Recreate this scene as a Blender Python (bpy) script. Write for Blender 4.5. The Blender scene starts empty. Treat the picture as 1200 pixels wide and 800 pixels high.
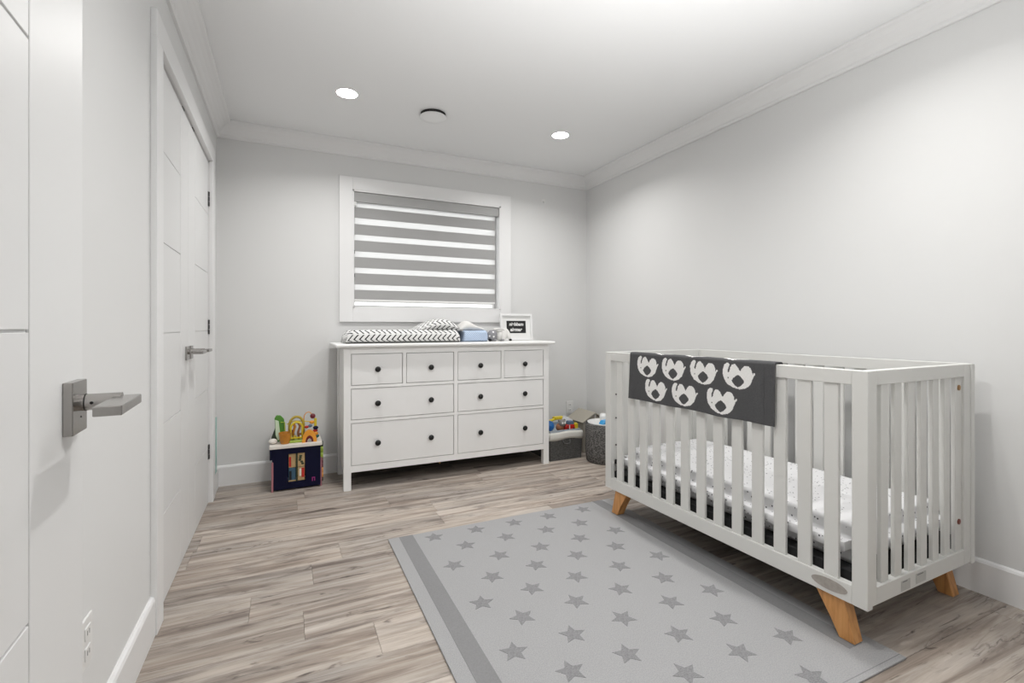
import bpy, bmesh, math, random
from mathutils import Vector, Matrix, noise

random.seed(7)
S = bpy.context.scene
COL = S.collection
R = math.radians

# ------------------------------------------------------------------ camera
cam = bpy.data.cameras.new('camera')
cam.sensor_width = 36.0
cam.lens = 36.0 * 563.0 / 1200.0
cam.shift_y = -17.0 / 1200.0
cam.clip_start = 0.02
camo = bpy.data.objects.new('camera', cam)
camo.location = (0, 0, 1.10)
camo.rotation_euler = (R(90), 0, -math.atan2(264, 563))
COL.objects.link(camo)
S.camera = camo

# ------------------------------------------------------------------ world, exposure, lights
w = bpy.data.worlds.new('overcast_sky'); S.world = w; w.use_nodes = True
bg = w.node_tree.nodes['Background']
bg.inputs[0].default_value = (1.0, 0.995, 0.985, 1)
bg.inputs[1].default_value = 2.5
S.view_settings.view_transform = 'Standard'
S.view_settings.look = 'None'
S.view_settings.gamma = 1.0
S.view_settings.use_curve_mapping = False
S.view_settings.exposure = 0.0
LAMP_W = 9.1       # beam of each of the four downlights
CEIL_FILL_W = 20.0      # added unseen fill, bounced off the ceiling
HALL_FILL_W = 8.0
CEIL = 2.512
XL, XR, YF, YB = -0.439, 2.606, 3.868, 0.15   # left, right, far, back wall planes

def area(name, loc, rot, size, power, color, shape='DISK', sy=None, spread=180):
    l = bpy.data.lights.new(name, 'AREA'); l.shape = shape; l.size = size
    if sy: l.size_y = sy
    l.energy = power; l.color = color; l.spread = R(spread)
    o = bpy.data.objects.new(name, l); o.location = loc; o.rotation_euler = rot
    COL.objects.link(o); return o
# added unseen fill lamp in the hallway, brightening the room through the doorway
area('added_hall_fill', (0.14, -0.85, 2.40), (0, 0, 0), 0.8, HALL_FILL_W, (1.0, 0.985, 0.96))
# added unseen fill lamp beside the doorway, turned up and forward at the ceiling
area('added_ceiling_fill', (1.00, 0.36, 0.55), (R(180-10), 0, 0), 0.40, CEIL_FILL_W, (1.0, 0.995, 0.985), spread=92)

# ------------------------------------------------------------------ material helpers
def srgb(r, g, b):
    f = lambda c: (c/255/12.92) if c/255 <= .04045 else ((c/255+.055)/1.055)**2.4
    return (f(r), f(g), f(b), 1)

def mat(name, col, rough=.5, metal=0, bump=0, bscale=200, var=0, vscale=6, spec=.5, sheen=0):
    m = bpy.data.materials.new(name); m.use_nodes = True
    nt = m.node_tree; b = nt.nodes['Principled BSDF']
    b.inputs['Base Color'].default_value = col
    b.inputs['Roughness'].default_value = rough
    b.inputs['Metallic'].default_value = metal
    b.inputs['Specular IOR Level'].default_value = spec
    if sheen: b.inputs['Sheen Weight'].default_value = sheen
    tc = nt.nodes.new('ShaderNodeTexCoord')
    if var:
        n = nt.nodes.new('ShaderNodeTexNoise'); n.inputs['Scale'].default_value = vscale; n.inputs['Detail'].default_value = 4
        nt.links.new(tc.outputs['Object'], n.inputs['Vector'])
        mx = nt.nodes.new('ShaderNodeMix'); mx.data_type = 'RGBA'
        mx.inputs[6].default_value = tuple(c*(1-var) for c in col[:3]) + (1,)
        mx.inputs[7].default_value = tuple(min(1, c*(1+var)) for c in col[:3]) + (1,)
        nt.links.new(n.outputs['Fac'], mx.inputs[0]); nt.links.new(mx.outputs[2], b.inputs['Base Color'])
    if bump:
        n2 = nt.nodes.new('ShaderNodeTexNoise'); n2.inputs['Scale'].default_value = bscale; n2.inputs['Detail'].default_value = 3
        nt.links.new(tc.outputs['Object'], n2.inputs['Vector'])
        bp = nt.nodes.new('ShaderNodeBump'); bp.inputs['Strength'].default_value = bump; bp.inputs['Distance'].default_value = .002
        nt.links.new(n2.outputs['Fac'], bp.inputs['Height']); nt.links.new(bp.outputs[0], b.inputs['Normal'])
    return m

class NB:   # small node builder
    def __init__(s, m): s.nt = m.node_tree; s.b = s.nt.nodes['Principled BSDF']
    def n(s, t, **k):
        x = s.nt.nodes.new(t)
        for a, v in k.items(): setattr(x, a, v)
        return x
    def l(s, a, b): s.nt.links.new(a, b)
    def math(s, op, a, b=None, c=None):
        x = s.n('ShaderNodeMath', operation=op)
        for i, v in enumerate((a, b, c)):
            if v is None: continue
            if isinstance(v, (int, float)): x.inputs[i].default_value = v
            else: s.l(v, x.inputs[i])
        return x.outputs[0]
    def mix(s, f, a, b):
        x = s.n('ShaderNodeMix', data_type='RGBA')
        for i, v in ((0, f), (6, a), (7, b)):
            if isinstance(v, (int, float, tuple)): x.inputs[i].default_value = v
            else: s.l(v, x.inputs[i])
        return x.outputs[2]
    def noise(s, vec, scale, detail=4, dist=0, rough=.55):
        x = s.n('ShaderNodeTexNoise'); x.inputs['Scale'].default_value = scale; x.inputs['Detail'].default_value = detail
        x.inputs['Distortion'].default_value = dist; x.inputs['Roughness'].default_value = rough
        s.l(vec, x.inputs['Vector']); return x.outputs['Fac']
    def ramp(s, f, stops):
        x = s.n('ShaderNodeValToRGB'); e = x.color_ramp.elements
        while len(e) < len(stops): e.new(.5)
        for i, (p, c) in enumerate(stops): e[i].position = p; e[i].color = c if len(c) == 4 else c + (1,)
        s.l(f, x.inputs[0]); return x.outputs[0]

M = {}
M['wall'] = mat('wall_paint', (.72, .722, .718, 1), .75, bump=.12, bscale=350)
M['ceiling'] = mat('ceiling_paint', (.86, .866, .87, 1), .85, bump=.1, bscale=300)
M['trim'] = mat('trim_paint', (.80, .80, .80, 1), .38)
M['door'] = mat('door_paint', (.73, .732, .73, 1), .42)
M['white'] = mat('white_lacquer', (.86, .86, .85, 1), .38)
M['drawer'] = mat('white_drawer_lacquer', (.84, .84, .835, 1), .42)
M['crib'] = mat('crib_white_paint', (.67, .668, .645, 1), .4)
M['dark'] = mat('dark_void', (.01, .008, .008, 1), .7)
M['black'] = mat('black_knob_metal', (.004, .004, .004, 1), .55)
M['blackfab'] = mat('black_fabric', (.006, .006, .007, 1), .8)
M['subfloor'] = mat('subfloor', (.06, .05, .04, 1), .9)
M['chrome'] = mat('satin_nickel', (.40, .385, .37, 1), .24, 1)
M['undershade'] = mat('under_dresser_shade', (.02, .012, .012, 1), .8)  # dark colour holds the painted shade under the dresser
M['steel'] = mat('dark_hinge_metal', (.12, .12, .12, 1), .35, .9)
M['brass'] = mat('brass_bolt', (.42, .26, .12, 1), .35, .9)
M['redbrown'] = mat('red_brown_plastic', (.16, .03, .015, 1), .4)
M['plastic'] = mat('white_plastic', (.78, .78, .77, 1), .35)
M['slot'] = mat('outlet_slot', (.12, .12, .12, 1), .5)
M['taupe'] = mat('worn_taupe_badge', (.36, .33, .30, 1), .5, var=.25, vscale=60)
M['sticker'] = mat('pale_sticker', (.47, .47, .45, 1), .5, var=.1, vscale=40)
M['blind'] = mat('blind_grey_weave', (.37, .37, .367, 1), .8, bump=.4, bscale=600)
M['cassette'] = mat('blind_cassette', (.40, .40, .397, 1), .6)
M['rug_stripe'] = mat('rug_grey_stripe', srgb(136, 136, 137), .95, bump=.8, bscale=500, var=.12, vscale=150, spec=.1)
M['navy'] = mat('navy_painted_board', (.004, .005, .025, 1), .6, var=.3, spec=.15)
M['pink'] = mat('dusty_pink_paint', (.42, .17, .20, 1), .5)
M['cream'] = mat('cream_wood_top', (.80, .76, .70, 1), .5, var=.06, vscale=20)
M['green'] = mat('leaf_green_paint', (.08, .26, .03, 1), .4)
M['lime'] = mat('lime_green_paint', (.35, .48, .05, 1), .4)
M['palegreen'] = mat('pale_green_paint', (.62, .74, .55, 1), .45)
M['darkgreen'] = mat('dark_olive_paint', (.03, .045, .02, 1), .5)
M['teal'] = mat('teal_paint', (.02, .16, .15, 1), .4)
M['yellow'] = mat('yellow_paint', (.72, .56, .03, 1), .4)
M['mustard'] = mat('mustard_paint', (.45, .33, .04, 1), .4)
M['orange'] = mat('orange_paint', (.80, .33, .03, 1), .4)
M['amber'] = mat('amber_plastic', (.50, .20, .02, 1), .3, var=.3, vscale=40)
M['red'] = mat('red_paint', (.50, .02, .015, 1), .35)
M['maroon'] = mat('maroon_paint', (.15, .01, .02, 1), .3)
M['blue'] = mat('blue_plastic', (.02, .15, .45, 1), .35)
M['skyblue'] = mat('sky_blue_plastic', (.03, .30, .62, 1), .3)
M['bluegrey'] = mat('blue_grey_plastic', (.10, .16, .24, 1), .4)
M['brown'] = mat('rust_brown_plush', (.33, .14, .07, 1), .8, bump=.5)
M['greytoy'] = mat('grey_toy_plastic', (.22, .21, .20, 1), .5, var=.4, vscale=50)
M['magenta'] = mat('magenta_print', (.30, .02, .18, 1), .5)
M['tan'] = mat('tan_picture_paper', (.50, .35, .17, 1), .6, var=.3, vscale=60)
M['slateblue'] = mat('slate_blue_picture', (.04, .10, .16, 1), .6)
M['traygrey'] = mat('tray_blue_grey', (.36, .40, .45, 1), .45)
M['beige'] = mat('beige_canvas', (.43, .40, .34, 1), .85, bump=.5, bscale=300)
M['bin_lining'] = mat('cream_lining', (.66, .65, .61, 1), .85, bump=.3)
M['paper'] = mat('white_paper', (.76, .77, .79, 1), .6)
M['aqua'] = mat('aqua_panel', (.30, .55, .50, 1), .25)
M['paleblue'] = mat('pale_blue_panel', (.55, .66, .76, 1), .2)
M['plushwhite'] = mat('white_plush', (.74, .73, .71, 1), .9, bump=.8, bscale=250, var=.08, vscale=40)
M['plushgrey'] = mat('grey_plush', (.30, .30, .31, 1), .9, bump=.6, bscale=250)
M['leg_wood'] = mat('honey_wood', (.42, .19, .06, 1), .42)
def _wood():
    nb = NB(M['leg_wood']); tc = nb.n('ShaderNodeTexCoord'); mp = nb.n('ShaderNodeMapping')
    mp.inputs['Scale'].default_value = (30, 30, 3); nb.l(tc.outputs['Object'], mp.inputs[0])
    f = nb.noise(mp.outputs[0], 2, 5, .6)
    nb.l(nb.ramp(f, [(.3, srgb(172, 118, 66)), (.55, srgb(202, 146, 88)), (.8, srgb(212, 158, 102))]), nb.b.inputs['Base Color'])
_wood()

def plank_material():
    m = mat('grey_oak_plank', (.4, .35, .3, 1), .42, spec=.4); nb = NB(m)
    tc = nb.n('ShaderNodeTexCoord'); oi = nb.n('ShaderNodeObjectInfo')
    off = nb.n('ShaderNodeCombineXYZ')
    nb.l(nb.math('MULTIPLY', oi.outputs['Random'], 37.0), off.inputs[0])
    nb.l(nb.math('MULTIPLY', oi.outputs['Random'], 91.0), off.inputs[1])
    nb.l(nb.math('MULTIPLY', oi.outputs['Random'], 13.0), off.inputs[2])
    va = nb.n('ShaderNodeVectorMath', operation='ADD'); nb.l(tc.outputs['Object'], va.inputs[0]); nb.l(off.outputs[0], va.inputs[1])
    def mp(sx, sy):
        x = nb.n('ShaderNodeMapping'); x.inputs['Scale'].default_value = (sx, sy, 1); nb.l(va.outputs[0], x.inputs[0]); return x.outputs[0]
    grain = nb.noise(mp(.55, 8), 2.2, 8, .9, .64)
    fine = nb.noise(mp(2, 60), 3.0, 4, .3, .6)
    broad = nb.noise(mp(.9, 4), 1.5, 3, .8)
    base = nb.ramp(grain, [(.30, srgb(124, 111, 103)), (.42, srgb(164, 152, 142)), (.53, srgb(192, 182, 172)), (.62, srgb(204, 195, 186)), (.70, srgb(220, 213, 205))])
    grey = nb.ramp(broad, [(.38, (.80, .80, .81, 1)), (.62, (1.06, 1.04, 1.02, 1))])
    mul = nb.n('ShaderNodeMix', data_type='RGBA', blend_type='MULTIPLY'); mul.inputs[0].default_value = 1
    nb.l(base, mul.inputs[6]); nb.l(grey, mul.inputs[7])
    fr = nb.ramp(fine, [(.3, (.88, .87, .86, 1)), (.6, (1.03, 1.03, 1.03, 1))])
    mul2 = nb.n('ShaderNodeMix', data_type='RGBA', blend_type='MULTIPLY'); mul2.inputs[0].default_value = 1
    nb.l(mul.outputs[2], mul2.inputs[6]); nb.l(fr, mul2.inputs[7])
    # smoky heart-wood patches, then small dark knots inside them
    k = nb.noise(mp(1.3, 7), 1.7, 6, 1.2, .6)
    kr = nb.ramp(k, [(.55, (0, 0, 0, 1)), (.68, (1, 1, 1, 1))])
    c2 = nb.mix(nb.math('MULTIPLY', kr, .55), mul2.outputs[2], srgb(104, 93, 87))
    k2 = nb.noise(mp(2.6, 13), 1.9, 4, 1.0, .5)
    k2r = nb.ramp(k2, [(.645, (0, 0, 0, 1)), (.72, (1, 1, 1, 1))])
    c2 = nb.mix(nb.math('MULTIPLY', k2r, .8), c2, srgb(66, 55, 50))
    # long thin dark veins where a second field crosses its mid value
    v = nb.noise(mp(.5, 5), 1.5, 5, 1.4, .55)
    vd = nb.math('ABSOLUTE', nb.math('SUBTRACT', v, .5))
    vr = nb.ramp(vd, [(.0, (1, 1, 1, 1)), (.012, (0, 0, 0, 1))])
    c3 = nb.mix(nb.math('MULTIPLY', nb.math('MULTIPLY', vr, nb.ramp(broad, [(.4, (1, 1, 1, 1)), (.55, (0, 0, 0, 1))])), .75), c2, srgb(84, 73, 67))
    # slight tone change plank to plank
    tone = nb.math('MULTIPLY_ADD', oi.outputs['Random'], .17, .77)
    sc = nb.n('ShaderNodeVectorMath', operation='SCALE'); nb.l(c3, sc.inputs[0]); nb.l(tone, sc.inputs[3])
    nb.l(sc.outputs[0], nb.b.inputs['Base Color'])
    bp = nb.n('ShaderNodeBump'); bp.inputs['Strength'].default_value = .12; bp.inputs['Distance'].default_value = .001
    nb.l(fine, bp.inputs['Height']); nb.l(bp.outputs[0], nb.b.inputs['Normal'])
    nb.l(nb.ramp(fine, [(0, (.36,)*3 + (1,)), (1, (.55,)*3 + (1,))]), nb.b.inputs['Roughness'])
    return m
M['plank'] = plank_material()

def fabric(name, c1, c2, scale, thr=.5, soft=.1, stretch=(1, 1, 1), **k):
    m = mat(name, c1, .9, spec=.15, **k); nb = NB(m); tc = nb.n('ShaderNodeTexCoord'); mp = nb.n('ShaderNodeMapping')
    mp.inputs['Scale'].default_value = stretch; nb.l(tc.outputs['Object'], mp.inputs[0])
    f = nb.noise(mp.outputs[0], scale, 3)
    nb.l(nb.ramp(f, [(thr-soft, c1), (thr+soft, c2)]), nb.b.inputs['Base Color']); return m
M['rug'] = fabric('rug_pale_weave', srgb(155, 155, 156), srgb(166, 166, 167), 260, bump=.7, bscale=450)
M['star'] = fabric('rug_star_weave', srgb(126, 126, 128), srgb(144, 144, 145), 120, stretch=(1, 3, 1), bump=.8, bscale=450)
M['felt'] = fabric('grey_marled_felt', srgb(62, 62, 62), srgb(124, 122, 120), 75, stretch=(1, 1, 2), soft=.12, bump=1, bscale=160)
M['binfab'] = fabric('dark_grey_canvas', srgb(74, 74, 73), srgb(96, 95, 94), 60, stretch=(1, 1, 4), bump=.6, bscale=200)
M['blanket'] = fabric('charcoal_knit', srgb(78, 78, 80), srgb(88, 88, 89), 400, bump=.8, bscale=600)
M['motif'] = fabric('white_knit', srgb(232, 231, 229), srgb(242, 241, 239), 400, bump=.8, bscale=600)

def sheer():
    m = bpy.data.materials.new('sheer_white_net'); m.use_nodes = True; nt = m.node_tree
    for n in list(nt.nodes):
        if n.type != 'OUTPUT_MATERIAL': nt.nodes.remove(n)
    out = nt.nodes[0]
    d = nt.nodes.new('ShaderNodeBsdfTranslucent'); d.inputs[0].default_value = (.9, .9, .9, 1)
    d2 = nt.nodes.new('ShaderNodeBsdfDiffuse'); d2.inputs[0].default_value = (.85, .85, .85, 1)
    t = nt.nodes.new('ShaderNodeBsdfTransparent'); t.inputs[0].default_value = (.95, .95, .95, 1)
    a = nt.nodes.new('ShaderNodeMixShader'); a.inputs[0].default_value = .4
    b = nt.nodes.new('ShaderNodeMixShader'); b.inputs[0].default_value = .35
    nt.links.new(d.outputs[0], a.inputs[1]); nt.links.new(d2.outputs[0], a.inputs[2])
    nt.links.new(a.outputs[0], b.inputs[1]); nt.links.new(t.outputs[0], b.inputs[2]); nt.links.new(b.outputs[0], out.inputs[0])
    return m
M['sheer'] = sheer()
def glass():
    m = bpy.data.materials.new('window_glass'); m.use_nodes = True; nt = m.node_tree
    for n in list(nt.nodes):
        if n.type != 'OUTPUT_MATERIAL': nt.nodes.remove(n)
    out = nt.nodes[0]
    t = nt.nodes.new('ShaderNodeBsdfTransparent'); t.inputs[0].default_value = (.94, .95, .95, 1)
    g = nt.nodes.new('ShaderNodeBsdfGlossy'); g.inputs['Roughness'].default_value = .02
    f = nt.nodes.new('ShaderNodeFresnel'); f.inputs[0].default_value = 1.45
    x = nt.nodes.new('ShaderNodeMixShader')
    nt.links.new(f.outputs[0], x.inputs[0]); nt.links.new(t.outputs[0], x.inputs[1]); nt.links.new(g.outputs[0], x.inputs[2])
    nt.links.new(x.outputs[0], out.inputs[0]); return m
M['glass'] = glass()
def emis(name, col, s):
    m = bpy.data.materials.new(name); m.use_nodes = True; b = m.node_tree.nodes['Principled BSDF']
    b.inputs['Emission Color'].default_value = col; b.inputs['Emission Strength'].default_value = s; return m
M['lamp'] = emis('lit_lamp_lens', (1, .985, .965, 1), 40.0)

def pattern_uv(name, kind):
    m = mat(name, (.78, .78, .77, 1), .9, spec=.1, bump=.3, bscale=300); nb = NB(m)
    uv = nb.n('ShaderNodeUVMap'); sp = nb.n('ShaderNodeSeparateXYZ'); nb.l(uv.outputs[0], sp.inputs[0])
    x, y = sp.outputs[0], sp.outputs[1]      # metres
    if kind == 'chevron':
        tri = nb.math('PINGPONG', y, .034)
        q = nb.math('ADD', x, nb.math('MULTIPLY', tri, .95))
        f = nb.math('FRACT', nb.math('DIVIDE', q, .037))
        band = nb.math('LESS_THAN', f, .30)
        gap = nb.math('GREATER_THAN', nb.math('PINGPONG', nb.math('ADD', y, .0), .034), .004)
        fac = nb.math('MULTIPLY', band, gap)
        nb.l(nb.mix(fac, (.80, .80, .79, 1), srgb(48, 48, 52)), nb.b.inputs['Base Color'])
    elif kind == 'blue':
        a = nb.math('PINGPONG', x, .008); b2 = nb.math('PINGPONG', y, .008)
        f = nb.math('LESS_THAN', nb.math('ABSOLUTE', nb.math('SUBTRACT', a, b2)), .0022)
        nb.l(nb.mix(f, srgb(204, 216, 231), srgb(146, 168, 200)), nb.b.inputs['Base Color'])
    return m
M['chevron'] = pattern_uv('chevron_print', 'chevron')
M['blueprint'] = pattern_uv('blue_lattice_print', 'blue')

def speckle():
    m = mat('speckled_sheet', (.86, .86, .86, 1), .9, spec=.05, bump=.2, bscale=14); nb = NB(m)
    tc = nb.n('ShaderNodeTexCoord'); mp = nb.n('ShaderNodeMapping'); nb.l(tc.outputs['Object'], mp.inputs[0])
    mp.inputs['Scale'].default_value = (1, .9, .8)
    v = nb.n('ShaderNodeTexVoronoi'); v.inputs['Scale'].default_value = 62; nb.l(mp.outputs[0], v.inputs['Vector'])
    f = nb.math('LESS_THAN', v.outputs['Distance'], .185)
    sp = nb.n('ShaderNodeSeparateXYZ'); nb.l(v.outputs['Color'], sp.inputs[0])
    k = nb.math('MULTIPLY', f, nb.math('GREATER_THAN', sp.outputs[0], .25))
    nb.l(nb.mix(k, (.72, .72, .728, 1), srgb(78, 78, 84)), nb.b.inputs['Base Color']); return m
M['sheet'] = speckle()
def dotted():
    m = mat('grey_dotted_fleece', (.3, .3, .3, 1), .9, spec=.1); nb = NB(m); tc = nb.n('ShaderNodeTexCoord')
    v = nb.n('ShaderNodeTexVoronoi'); v.inputs['Scale'].default_value = 26; v.inputs['Randomness'].default_value = .2; nb.l(tc.outputs['Object'], v.inputs['Vector'])
    f = nb.math('LESS_THAN', v.outputs['Distance'], .26)
    nb.l(nb.mix(f, srgb(138, 138, 142), srgb(235, 235, 235)), nb.b.inputs['Base Color']); return m
M['dotted'] = dotted()

# ------------------------------------------------------------------ geometry helpers
def link(name, bm, m, parent=None, label=None, smooth=False, loc=None, **props):
    me = bpy.data.meshes.new(name); bmesh.ops.recalc_face_normals(bm, faces=bm.faces); bm.to_mesh(me); bm.free()
    for mm in (m if isinstance(m, (list, tuple)) else [m]): me.materials.append(mm)
    if smooth:
        for p in me.polygons: p.use_smooth = True
    o = bpy.data.objects.new(name, me); COL.objects.link(o)
    if parent: o.parent = parent
    if loc: o.location = loc
    if label: o['label'] = label
    for k, v in props.items(): o[k] = v
    return o
def tag(o, label, cat, group=None):
    o['label'] = label; o['category'] = cat
    if group: o['group'] = group
    return o
def thing(name, label, cat, loc=(0, 0, 0), rz=0, group=None):
    o = bpy.data.objects.new(name, None); o.empty_display_size = .05; COL.objects.link(o)
    o.location = loc; o.rotation_euler = (0, 0, rz); return tag(o, label, cat, group)
def box(bm, x0, x1, y0, y1, z0, z1, bev=0, seg=1):
    vs = [bm.verts.new((x, y, z)) for x in (x0, x1) for y in (y0, y1) for z in (z0, z1)]
    idx = [(0, 1, 3, 2), (4, 6, 7, 5), (0, 4, 5, 1), (2, 3, 7, 6), (0, 2, 6, 4), (1, 5, 7, 3)]
    fs = [bm.faces.new([vs[i] for i in f]) for f in idx]
    if bev:
        es = list({e for f in fs for e in f.edges})
        bmesh.ops.bevel(bm, geom=es, offset=bev, segments=seg, affect='EDGES', profile=.5)
def bx(x0, x1, y0, y1, z0, z1, bev=0, seg=1):
    bm = bmesh.new(); box(bm, x0, x1, y0, y1, z0, z1, bev, seg); return bm
def cyl(bm, p0, p1, r0, r1=None, n=20, cap=True):
    p0, p1 = Vector(p0), Vector(p1); r1 = r0 if r1 is None else r1
    d = p1-p0; q = d.to_track_quat('Z', 'Y').to_matrix().to_4x4(); q.translation = (p0+p1)/2
    bmesh.ops.create_cone(bm, cap_ends=cap, segments=n, radius1=r0, radius2=r1, depth=d.length, matrix=q)
def lathe(bm, prof, c=(0, 0, 0), n=32, sx=1, sy=1):
    rings = []
    for r, z in prof:
        rings.append([bm.verts.new((c[0]+sx*r*math.cos(2*math.pi*i/n), c[1]+sy*r*math.sin(2*math.pi*i/n), c[2]+z)) for i in range(n)])
    for a, b in zip(rings, rings[1:]):
        for i in range(n): bm.faces.new((a[i], a[(i+1) % n], b[(i+1) % n], b[i]))
    for rg in (rings[0], rings[-1]):
        if (rg[0].co - rg[n//2].co).length < .004: bm.faces.new(rg)
def ball(bm, c, r, s=(1, 1, 1), u=20, v=14, rot=None):
    m = Matrix.Translation(c) @ (rot or Matrix.Identity(4)) @ Matrix.Diagonal((r*s[0], r*s[1], r*s[2], 1))
    bmesh.ops.create_uvsphere(bm, u_segments=u, v_segments=v, radius=1, matrix=m)
def tube(bm, pts, r, n=10):
    pts = [Vector(p) for p in pts]; rings = []
    for i, p in enumerate(pts):
        t = (pts[min(i+1, len(pts)-1)]-pts[max(i-1, 0)]).normalized()
        a = t.orthogonal().normalized() if i == 0 else (prev - t*prev.dot(t)).normalized()
        prev = a; b = t.cross(a)
        rings.append([bm.verts.new(p+a*r*math.cos(2*math.pi*k/n)+b*r*math.sin(2*math.pi*k/n)) for k in range(n)])
    for a, b in zip(rings, rings[1:]):
        for k in range(n): bm.faces.new((a[k], a[(k+1) % n], b[(k+1) % n], b[k]))
    bm.faces.new(rings[0]); bm.faces.new(rings[-1])
def prism(bm, poly, axis, a0, a1, bev=0):
    """poly is a list of 2-D points; extruded along axis ('x','y','z') from a0 to a1"""
    def P(p, a): return {'x': (a, p[0], p[1]), 'y': (p[0], a, p[1]), 'z': (p[0], p[1], a)}[axis]
    A = [bm.verts.new(P(p, a0)) for p in poly]; B = [bm.verts.new(P(p, a1)) for p in poly]
    fs = [bm.faces.new(A), bm.faces.new(B)]
    for i in range(len(poly)): fs.append(bm.faces.new((A[i], A[(i+1) % len(poly)], B[(i+1) % len(poly)], B[i])))
    if bev:
        es = list({e for f in fs for e in f.edges}); bmesh.ops.bevel(bm, geom=es, offset=bev, segments=1, affect='EDGES')
def struct(name, bm, m, parent=None, smooth=False):
    return link(name, bm, m, parent, smooth=smooth, kind='structure')
def soft_slab(name, sx, sy, sz, m, parent=None, loc=(0, 0, 0), top=None, e=.28, seed=0, wob=.004, nu=72, nv=36, label=None, end=.12):
    """cushion-like solid, a closed rounded section swept along x, with UVs in metres"""
    bm = bmesh.new(); uvl = bm.loops.layers.uv.new('UVMap'); rings = []; arc = []
    for i in range(nu+1):
        u = i/nu; x = -sx/2+sx*u
        d = min(u, 1-u)*sx; k = min(1, d/(sx*end)) if end else 1
        k = max(.02, math.sqrt(max(0, 1-(1-k)**2.4)))
        ring = []; al = [0]
        for j in range(nv):
            a = 2*math.pi*j/nv; ca, sa = math.cos(a), math.sin(a)
            y = math.copysign(abs(ca)**(2*e), ca)*sy/2*(.72+.28*k)
            z = math.copysign(abs(sa)**(2*e), sa)*.5
            hz = sz*(top(x, y) if top else 1)
            zz = (z+.5)*hz*k if z > 0 else (z+.5)*hz*k
            n = noise.noise(Vector((x*9+seed, y*9, z*3)))*wob
            ring.append(bm.verts.new((x+n*.5, y+n, max(0, zz+(n if z > -.3 else 0)))))
            if j: al.append(al[-1]+math.hypot(ring[-1].co.y-ring[-2].co.y, ring[-1].co.z-ring[-2].co.z))
        al.append(al[-1]+math.hypot(ring[-1].co.y-ring[0].co.y, ring[-1].co.z-ring[0].co.z)); rings.append(ring); arc.append(al)
    ref = arc[nu//2]
    for i in range(nu):
        for j in range(nv):
            f = bm.faces.new((rings[i][j], rings[i+1][j], rings[i+1][(j+1) % nv], rings[i][(j+1) % nv]))
            for l, (ii, jj) in zip(f.loops, ((i, j), (i+1, j), (i+1, j+1), (i, j+1))):
                l[uvl].uv = (-sx/2+sx*ii/nu+2, ref[jj])
    bm.faces.new(rings[0]); bm.faces.new(rings[-1])
    return link(name, bm, m, parent, label, smooth=True, loc=loc)

# ================================================================== SETTING
floor = struct('floor', bx(XL-.12, XR+.12, -1.7, YF+.12, -.06, -.009), M['subfloor'])
ends = {1.65: .292, 1.84: .058, 2.03: -.13, 2.22: .104, 2.79: .819, 2.98: .579, 3.36: .105}
CY0, CY1, CZ = 2.188, 3.53, 2.14      # closet opening
W, LEN, G = .19, 1.22, .0004
b0 = 1.65-.19*8
rowk = 0; y = b0
while y < YF-.01:
    e0 = ends.get(round(y, 2))
    if e0 is None: e0 = XL + ((rowk*.463) % 1)*LEN
    e = e0
    xs = XL-.04 if CY0-.1 < y < CY1 else XL      # run under the closet doors
    while e > xs: e -= LEN
    while e < XR:
        x0, x1 = max(e, xs), min(e+LEN, XR)
        if x1-x0 > .02:
            bm = bmesh.new(); cx, cy = (x0+x1)/2, min(y+W, YF)/2+y/2
            y1 = min(y+W, YF)
            box(bm, x0-cx+G, x1-cx-G, y-cy+G, y1-cy-G, -.009, 0)
            tops = [ed for ed in bm.edges if all(v.co.z > -.001 for v in ed.verts)]
            bmesh.ops.bevel(bm, geom=tops, offset=.0007, segments=1, affect='EDGES')
            link('plank', bm, M['plank'], floor, loc=(cx, cy, 0))
        e += LEN
    y += W; rowk += 1
# hall floor
struct('floor_hall', bx(-1.0, 1.4, -1.65, .14, -.009, 0), M['plank'])

struct('ceiling', bx(XL-.12, XR+.12, YB-.12, YF+.12, CEIL, CEIL+.1), M['ceiling'])
# far wall with the window opening
WX0, WX1, WZ0, WZ1 = .457, 1.697, 1.245, 2.155
bm = bmesh.new()
for a in ((XL-.12, WX0, 0, CEIL), (WX1, XR+.12, 0, CEIL), (WX0, WX1, 0, WZ0), (WX0, WX1, WZ1, CEIL)): box(bm, a[0], a[1], YF, YF+.14, a[2], a[3])
struct('wall_far', bm, M['wall'])
struct('wall_right', bx(XR, XR+.12, YB-.12, YF, 0, CEIL), M['wall'])
# left wall with the closet opening
bm = bmesh.new()
for a in ((YB-.12, CY0-.012, 0, CEIL), (CY1+.012, YF, 0, CEIL), (CY0-.012, CY1+.012, CZ+.012, CEIL)): box(bm, XL-.12, XL, a[0], a[1], a[2], a[3])
box(bm, XL-.13, XL-.12, CY0-.1, CY1+.1, 0, CZ+.1)
struct('wall_left', bm, M['wall'])
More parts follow.
